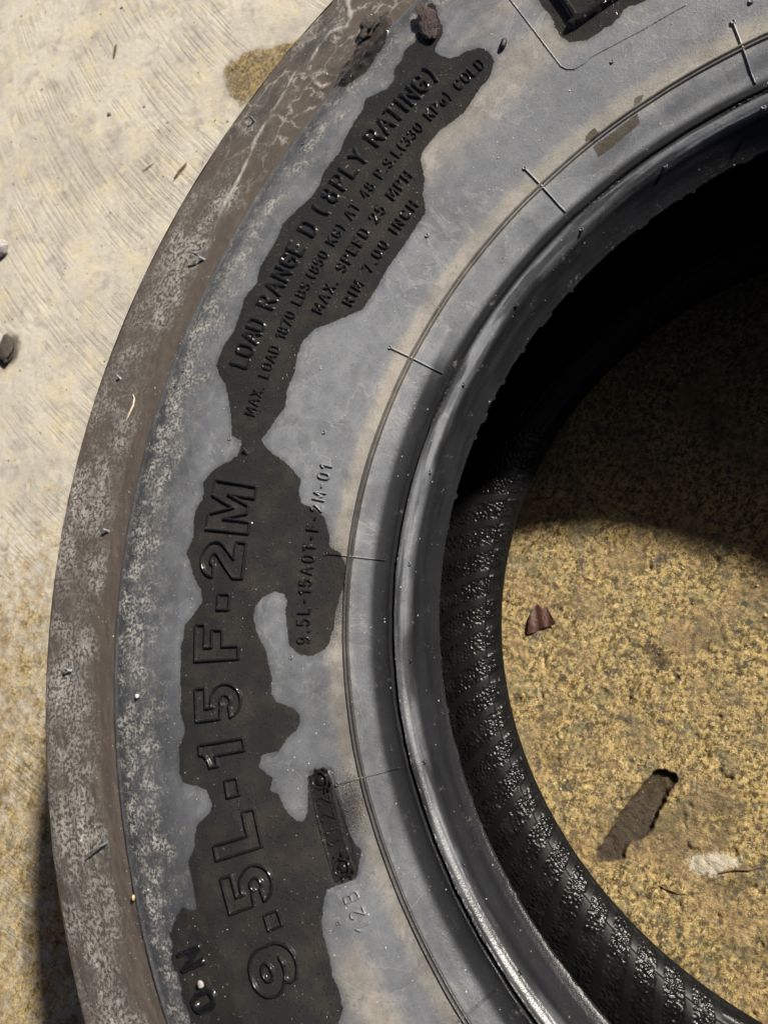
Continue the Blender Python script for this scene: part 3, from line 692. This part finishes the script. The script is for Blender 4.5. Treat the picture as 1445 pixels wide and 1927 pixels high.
# the large outlined size marking
OUT = {
 'L': [[(0, 0), (.71, 0), (.71, .24), (.26, .24), (.26, 1), (0, 1)]],
 'F': [[(0, 0), (.26, 0), (.26, .36), (.60, .36), (.60, .60), (.26, .60), (.26, .77), (.71, .77), (.71, 1), (0, 1)]],
 'M': [[(0, 0), (.25, 0), (.25, .62), (.42, .10), (.60, .10), (.77, .62), (.77, 0), (1.02, 0), (1.02, 1), (.71, 1), (.51, .42), (.31, 1), (0, 1)]],
 '1': [[(.20, 0), (.44, 0), (.44, 1), (.27, 1)] + A(.0, 1.0, .26, .20, -10, -80, 6) + [(0, .80), (0, .62), (.20, .64)]],
 '5': [[(0, .45), (0, 1), (.62, 1), (.62, .77), (.23, .77), (.23, .60)] + A(.33, .31, .34, .33, 105, -165, 22) + [(.24, .24)] + A(.33, .31, .12, .11, -140, 140, 12) + [(.22, .42)]],
 '2': [[(0, 0), (.76, 0), (.76, .23), (.40, .23)] + A(.37, .68, .36, .32, -38, 180, 18) + [(.25, .68)] + A(.37, .68, .12, .10, 180, -40, 10) + [(0, .20)]],
 '-': [[(0, .24), (.32, .24), (.32, .50), (0, .50)]],
 '.': [[(0, .04), (.28, .04), (.28, .32), (0, .32)]],
}
for c, th0 in (('.', 199.15), ('5', 197.0), ('L', 193.0), ('-', 188.6), ('1', 186.0), ('5', 182.25), ('F', 177.35), ('-', 173.05), ('2', 170.25), ('M', 166.15)):
    relief(kind_of(c), OUT[c], .55, 1.25, th0, 261.6, 19.4, .27, tyre, closed=True, jitter=.12, power=2.5)
relief('raised_digit', [A(.42, .63, .28, .23, 0, 360, 30), [(.70, .63), (.70, .40)] + A(.42, .40, .28, .26, 0, -135, 14)], .55, 1.25, 203.55, 261.6, 19.4, .27, tyre, jitter=.12, power=2.5, ring=.125)

# heavy block letter of the name panel, cut by the frame, and the letters on the lower shoulder
relief('raised_letter', [[(0, 1.0), (0, 0)], [(0, 0), (.50, 0), (.50, .16)], [(-.10, .02), (.1, .02)]], 1.55, 2.6, 110.75, 260.4, 27.0, .5, tyre, power=5, jitter=.15)
relief('raised_letter', [[(0, 0), (0, 1)], [(0, 1), (.5, 1)], [(0, .5), (.4, .5)], [(0, 0), (.5, 0)]], 1.55, 2.4, 107.3, 260.4, 27.0, .5, tyre, power=5, jitter=.15)
for c, t0 in (('N', 199.3), ('O', 202.2), ('I', 204.2), ('O', 206.9)):
    w, st = GL[c]
    relief('raised_letter', [[(x * 1.05, y) for x, y in p] for p in st], 1.25, 1.6, t0, 298.6, 9.6, .40, tyre, power=3, jitter=.2)

# panel seam, rim line, spokes
def ring_ridge(name, r0, hw, h, parent):
    th = thetas(.25); us = np.linspace(-1.15, 1.15, 9)
    TH, U = np.meshgrid(th, us)
    RR = r0 + U * hw + .15 * fbm(TH * r0 / 12, TH * 0, 401, 2)
    z = h * np.sqrt(np.clip(1 - np.abs(U) ** 2.4, 0, 1)) - .12 * (np.abs(U) > 1)
    V = surface_point(TH, RR, z).reshape(-1, 3)
    o = mesh_np(name, V, grid_faces(len(us), len(th), True)[:, ::-1], RUBBER, parent); rubber_attrs(o, TH, RR)
    v = np.interp(np.degrees(TH).ravel() % 360, [90, 130, 160, 230], [.85, .55, .22, .25])  # rim line paler at upper right, darker down the left
    o.data.attributes['dust_light'].data.foreach_set('value', v.astype(np.float32)); fattr(o, 'clean', np.ones(TH.size))
    return o
rl = ring_ridge('rim_line', 219.6, .50, .95, tyre)
ring_ridge('rim_line', 218.3, .42, .75, tyre)
for k in range(16):
    a = SPOKE0 + SPOKE * k
    relief('rim_mark', [[(0, 0), (0, 1)]], .40, .65, a, 205.6, 22.6, .2 if 90 < a % 360 < 235 else .5, tyre, power=2.0)
sp = pol(SEAM)
th_s = np.radians(np.array(SEAM)[:, 0])
relief('panel_seam', [[(math.radians(113.9 - a) * 250, r - 250.0) for a, r in SEAM]], .32, .35, 113.9, 250.0, 1.0, .22, tyre, power=2.0, jitter=.15)

# vent nubs (small moulded stubs) and vent whiskers
def lathe(path, n=10):
    V = []; F = []
    for r, z in path:
        for k in range(n): V.append((r * math.cos(2 * math.pi * k / n), r * math.sin(2 * math.pi * k / n), z))
    for i in range(len(path) - 1):
        for k in range(n):
            F.append((i * n + k, i * n + (k + 1) % n, (i + 1) * n + (k + 1) % n, (i + 1) * n + k))
    return np.array(V), np.array(F)
NV, NF = lathe([(1.25, -.4), (1.1, .35), (.95, .55), (.72, .55), (.6, .28), (.35, .22), (.01, .24)])
def nub(th, r, s=1.0, lean=0.0, tall=1.0):
    t = math.radians(th)
    p = surface_point(np.array([t]), np.array([r]))[0] * 1000
    V = NV * s; V = V * np.array([1, 1, tall]); V[:, 0] += V[:, 2] * lean
    o = mesh_np('vent_nub', (V + p) / 1000, NF, RUBBER, tyre)
    rubber_attrs(o, np.full(len(V), t), np.full(len(V), r))
for th, r in [(132.4, 319.2), (133.2, 240.6), (155.2, 240.4), (177.5, 240.5), (110.2, 239.5), (158.0, 279.9), (177.2, 321.0), (200.8, 243.1), (154.6, 319.3), (153.2, 317.0), (97.8, 232.8)]:
    nub(th, r, random.uniform(.75, .95), random.uniform(-.2, .2))
for k in range(16):
    nub(SPOKE0 + SPOKE * k, 228.8, random.uniform(.75, .95), 0, 1.2)
for k in range(32):
    nub(SPOKE0 + .1 + 11.25 * k, 196.2 - .5 * (k % 2), .8, random.uniform(-.3, .3), 1.1)

def tube(name, pts, rad, mat, parent=None, n=6):
    pts = [Vector(p) for p in pts]
    V = []; F = []
    for i, p in enumerate(pts):
        d = (pts[min(i + 1, len(pts) - 1)] - pts[max(i - 1, 0)]).normalized()
        a = d.orthogonal().normalized(); b = d.cross(a)
        q = rad[i] if isinstance(rad, (list, tuple)) else rad
        for k in range(n): V.append(p + q * (math.cos(2 * math.pi * k / n) * a + math.sin(2 * math.pi * k / n) * b))
    for i in range(len(pts) - 1):
        for k in range(n): F.append((i * n + k, i * n + (k + 1) % n, (i + 1) * n + (k + 1) % n, (i + 1) * n + k))
    return mesh_np(name, np.array(V), np.array(F), mat, parent)
def sp3(th, r, h=0.0):
    return Vector(surface_point(np.array([math.radians(th)]), np.array([float(r)]), h)[0])
def whisker(a, b, h, rad=.45):
    """a moulding hair from its root a to its tip b, both (deg, mm), tip h mm up"""
    A0, B0 = sp3(*a, -.3), sp3(*b, h)
    mid = A0.lerp(B0, .5) + Vector((0, 0, .0012 * (h > 2)))
    o = tube('vent_whisker', [A0, A0.lerp(mid, .5), mid, mid.lerp(B0, .6), B0], [rad * 1.5e-3, rad * 1.1e-3, rad * 1e-3, rad * .8e-3, rad * .4e-3], RUBBER, tyre)
    n = len(o.data.vertices)
    rubber_attrs(o, np.full(n, math.radians(a[0])), np.full(n, a[1]))
    o.data.attributes['dust_light'].data.foreach_set('value', np.full(n, .9, np.float32)); o.data.attributes['mud'].data.foreach_set('value', np.zeros(n, np.float32))
whisker((144.07, 336.3), (144.01, 343.7), 4.6, .6)
whisker((189.70, 335.9), (190.2, 347.5), 3.4, .55)
whisker((177.41, 355.3), (177.23, 358.4), 2.6, .7)
whisker((166.96, 338.7), (166.74, 341.0), 2.6, .6)
whisker((158.96, 270.0), (158.6, 271.2), 2.0, .8)
whisker((154.99, 358.8), (154.8, 360.5), 2.0, .6)
whisker((132.71, 358.7), (132.6, 360.8), 2.6, .6)
whisker((121.80, 338.0), (121.5, 339.5), 2.6, .7)
whisker((186.2, 371.5), (186.1, 373.8), -.4, .35)
whisker((191.2, 371.0), (191.4, 374.0), -.2, .35)

# the date plate let into the sidewall
def plate():
    s = np.linspace(0, 1, 110); t = np.linspace(0, 1, 26)
    S, T = np.meshgrid(s, t)
    TH = np.radians(188.35 + S * 9.45); RR = 230.7 + T * 8.3 + .8 * S
    x = RR * np.cos(TH); y = RR * np.sin(TH)
    edge = np.minimum(np.minimum(S, 1 - S) * 39, np.minimum(T, 1 - T) * 8.3)
    h = .45 * sstep(edge, 0, .5) + .35 * np.exp(-((edge - .5) / .35) ** 2) * vnoise(x / 1.2, y / 1.2, 501) + fbm(x / 1.3, y / 1.3, 503, 3) * .25
    o = mesh_np('date_plate', surface_point(TH, RR, h).reshape(-1, 3), grid_faces(26, 110)[:, ::-1], RUBBER, tyre)
    rubber_attrs(o, TH, RR); fattr(o, 'clean', .75 + 0 * TH)
    return o
pl = plate()
for c, a0 in (('1', 194.75), ('1', 193.75), ('2', 192.6), ('2', 191.15)):
    w, st = GL[c]
    relief('raised_digit', st, .36, .75, a0, 232.6, 5.0, .17, pl, lift=.35, power=2.0, jitter=.12)
SV, SF = lathe([(4.1, -.6), (3.9, .75), (3.3, 1.25), (2.95, .8), (2.75, .05), (2.4, .0), (2.25, .5), (1.9, 1.1), (1.2, 1.6), (.5, 1.75), (.01, 1.8)], 22)
for a, r in ((189.05, 234.9), (196.82, 235.3)):
    t = math.radians(a)
    p = surface_point(np.array([t]), np.array([r]), .25)[0] * 1000
    V = SV * .92
    rad = np.hypot(V[:, 0], V[:, 1])
    V[:, 2] += (vnoise(V[:, 0] * 1.3 + a, V[:, 1] * 1.3, 601) - .5) * 1.5 * (rad > 2.6)
    o = mesh_np('plate_screw', (V + p) / 1000, SF, RUBBER, pl)
    rubber_attrs(o, np.full(len(V), t), np.full(len(V), r)); fattr(o, 'clean', np.ones(len(V)))
    # torn rubber round the screw
    for k in range(9):
        q = 2 * math.pi * k / 9 + random.uniform(-.2, .2)
        b = (p + np.array([4.1 * math.cos(q), 4.1 * math.sin(q), .1])) / 1000
        e = (p + np.array([(5 + random.random()) * math.cos(q), (5 + random.random()) * math.sin(q), random.uniform(.3, 1.3)])) / 1000
        f = tube('rubber_flash', [b, (b + e) / 2 + np.array([0, 0, .0004]), e], [.0007, .00055, .0002], RUBBER, pl, 5)
        n = len(f.data.vertices); rubber_attrs(f, np.full(n, t), np.full(n, r)); fattr(f, 'clean', np.ones(n))

# ------------------------------------------------------------------ loose things
def rock(name, loc, size, mat, seed=0, sub=3, rot=0.0, amp=.35, parent=None):
    import bmesh
    bm = bmesh.new()
    bmesh.ops.create_icosphere(bm, subdivisions=sub, radius=1.0)
    V = np.array([v.co[:] for v in bm.verts]); F = np.array([[v.index for v in f.verts] for f in bm.faces]); bm.free()
    n = fbm(V[:, 0] * 1.6 + 7 * seed, V[:, 1] * 1.6 + V[:, 2] * 1.3, 700 + seed, 4)
    V = V * (1 + amp * 2 * n)[:, None] * (np.asarray(size) / 2)
    c, s = math.cos(rot), math.sin(rot)
    V = np.stack([V[:, 0] * c - V[:, 1] * s, V[:, 0] * s + V[:, 1] * c, V[:, 2]], 1)
    o = mesh_np(name, V, F, mat, parent, smooth=amp < .3)
    o.location = loc
    return o
def on_tyre(th, r, h): return sp3(th, r, h)
tag(rock('bark_chip', on_tyre(119.35, 309.2, 1.4), (.0085, .0185, .0045), BARK, 1, 4, R(8), .5), 'wet reddish bark chip on the grey sidewall above the raised bracket', 'bark chip')
tag(rock('rubber_crumb', on_tyre(116.45, 273.3, .8), (.0028, .0052, .0024), plain('black_crumb', (.01, .01, .01), (.02, .018, .016), .5), 2, 2, R(-25)), 'small black crumb on the dry dusty sidewall right of the wet lettering', 'crumb')
tag(rock('mud_clod', on_tyre(122.3, 335.2, 1.0), (.013, .0075, .005), SOIL, 3, 4, R(50), .4), 'dark brown clod of wet mud caked on the tyre shoulder', 'mud clod')
tag(rock('amber_grain', on_tyre(193.77, 325.4, .9), (.0014, .0026, .0016), AMBER, 4, 2, 0, .2), 'tiny amber grain on the shoulder edge beside the lower lettering', 'grain')
tag(rock('pebble', on_tyre(200.6, 301.8, 1.8), (.0024, .0028, .0019), STONE, 5, 3, .4, .3), 'pale cream pebble lodged in the muddy letters low on the shoulder', 'pebble')
tag(rock('pebble', on_tyre(179.74, 310.8, .9), (.0020, .0021, .0016), PALE, 6, 2, 0, .2), 'tiny white pebble on the dusty sidewall left of the big raised five', 'pebble')
st = [sp3(156.0, 345.2, .5), sp3(156.3, 343.2, 1.0), sp3(156.8, 342.6, .8), sp3(157.5, 343.4, .5), sp3(158.2, 344.6, .4)]
tag(tube('straw', st, [.0002, .00035, .0005, .0006, .0002], STRAW), 'curved pale straw lying on the brown tyre shoulder', 'straw')

def leaf_plate(name, outline, mat, curl, thick=.0005, z0=.001):
    import bmesh
    c = np.mean(outline, 0)
    bm = bmesh.new()
    # subdivided fan
    n = len(outline); rings = 5
    ctr = bm.verts.new((c[0], c[1], 0)); prev = None; allr = []
    pts = []
    for i in range(n):
        a, b = np.array(outline[i]), np.array(outline[(i + 1) % n])
        for q in range(4): pts.append(a + (b - a) * q / 4 + rng.normal(0, .00012, 2))
    for k in range(1, rings + 1):
        allr.append([bm.verts.new((*(c + (p - c) * k / rings), 0)) for p in pts])
    m = len(pts)
    for i in range(m): bm.faces.new((ctr, allr[0][i], allr[0][(i + 1) % m]))
    for k in range(rings - 1):
        for i in range(m): bm.faces.new((allr[k][i], allr[k + 1][i], allr[k + 1][(i + 1) % m], allr[k][(i + 1) % m]))
    for v in bm.verts:
        d = (v.co.x - c[0], v.co.y - c[1])
        v.co.z = z0 + curl * (d[0] * d[0] * .8 - d[1] * d[1] * .3) + .0004 * math.sin(d[0] * 900)
    g = bmesh.ops.extrude_face_region(bm, geom=list(bm.faces))
    for e in g['geom']:
        if isinstance(e, bmesh.types.BMVert): e.co.z += thick
    bmesh.ops.recalc_face_normals(bm, faces=bm.faces)
    me = bpy.data.meshes.new(name); bm.to_mesh(me); bm.free()
    me.materials.append(mat)
    for p in me.polygons: p.use_smooth = False
    o = bpy.data.objects.new(name, me); col.objects.link(o)
    return o
o = leaf_plate('leaf_fragment', LEAF, LEAFM, 16.0, .0004, floor_z(-.171, .027) + .0012)
tag(o, 'dark red brown piece of dead leaf on the wet floor inside the tyre', 'leaf')
o = leaf_plate('leaf_fragment', [(-.4700, .5440), (-.4672, .5475), (-.4650, .5540), (-.4655, .5570), (-.4680, .5545), (-.4698, .5500)], GREEN, 60.0, .0006, floor_z(-.467, .55) + .0012)
tag(o, 'small curled olive leaf bit on the dry floor far left of the tyre', 'leaf')
def fl(x, y, h): return (x, y, floor_z(x, y) + h)
tag(rock('stone', fl(-.5945, .3990, .004), (.018, .016, .012), STONE, 11, 4, .3, .22), 'rounded grey stone on the dry floor at the left edge', 'stone')
tag(rock('soil_clod', fl(-.5850, .3020, .0025), (.016, .026, .008), SOIL, 12, 4, .1, .4), 'dark crumbly soil clod on the dry floor below the grey stone', 'soil clod')
tag(tube('twig', [fl(-.4120, .4035, .0012), fl(-.4060, .4080, .0018), fl(-.3990, .4130, .0016)], [.0005, .0008, .0006], TWIG), 'short grey brown twig on the dry floor beside the tyre shoulder', 'twig')
tag(tube('twig', [fl(-.4420, .4225, .0008), fl(-.4370, .4240, .0012), fl(-.4310, .4260, .0008)], [.0003, .0006, .0003], STRAW), 'thin pale straw-coloured twig left of the short grey twig', 'twig')
tag(tube('root_hair', [fl(-.0990, -.1090, .0008), fl(-.0920, -.1075, .0012), fl(-.0850, -.1078, .0012), fl(-.0790, -.1060, .0008)], [.0003, .0005, .0005, .0002], TWIG), 'thin reddish root fibre across the pale lime patch on the wet floor', 'root fibre')
tag(tube('root_hair', [fl(-.1290, -.1150, .0006), fl(-.1230, -.1178, .0010), fl(-.1165, -.1192, .0006)], [.0002, .0004, .0002], TWIG), 'short reddish root fibre on the wet floor below the gouge', 'root fibre')

def scatter(name, pts, size, mat, label, parent=None):
    base = np.array([(1, 0, 0), (-1, 0, 0), (0, 1, 0), (0, -1, 0), (0, 0, 1), (0, 0, -1)], float)
    bf = np.array([(0, 2, 4), (2, 1, 4), (1, 3, 4), (3, 0, 4), (2, 0, 5), (1, 2, 5), (3, 1, 5), (0, 3, 5)])
    n = len(pts)
    S = size * np.exp(rng.normal(0, .45, (n, 1, 1))) * rng.uniform(.6, 1.3, (n, 6, 1))
    a = rng.uniform(0, 6.28, n); c, s = np.cos(a)[:, None], np.sin(a)[:, None]
    B = base[None] * S
    V = np.stack([B[..., 0] * c - B[..., 1] * s, B[..., 0] * s + B[..., 1] * c, B[..., 2] * .7], -1) + pts[:, None]
    F = (bf[None] + 6 * np.arange(n)[:, None, None]).reshape(-1, 3)
    o = mesh_np(name, V.reshape(-1, 3), F, mat, parent, smooth=False)
    return tag(o, label, None, None, 'stuff')
th = rng.uniform(R(92), R(215), 5200); r = 205 + 166 * rng.random(5200) ** .75
x = r * np.cos(th); y = r * np.sin(th)
k = (np.maximum(poly_sdf(x, y, XW_A), poly_sdf(x, y, XW_B)) < 0) | (rng.random(len(x)) < .22)
th = th[k]; r = r[k]
scatter('dust_grit', surface_point(th, r, .05), .00013, GRIT, 'fine pale grit sprinkled over the sidewall and shoulder of the tyre')
n = 1100
ang = rng.uniform(0, 6.28, n); rad = .19 * np.sqrt(rng.random(n))
x = rad * np.cos(ang); y = rad * np.sin(ang); hz = (floor_height(x * 1000, y * 1000)[0] - 1.2) / 1000
scatter('sand_grit', np.stack([x, y, hz + .0001], -1), .00042, plain('sand', (.16, .12, .06), (.5, .4, .2), .35, .15), 'coarse wet sand grains on the floor inside the tyre')
n = 500
x = rng.uniform(-.64, -.36, n); y = rng.uniform(-.2, .66, n)
k = np.hypot(x, y) > .40; x = x[k]; y = y[k]; hz = (floor_height(x * 1000, y * 1000)[0] - 1.2) / 1000
scatter('floor_grit', np.stack([x, y, hz + .0002], -1), .0006, plain('dark_grit', (.05, .045, .04), (.3, .27, .22), .7, .12), 'sparse dark crumbs and grit on the dry concrete left of the tyre')
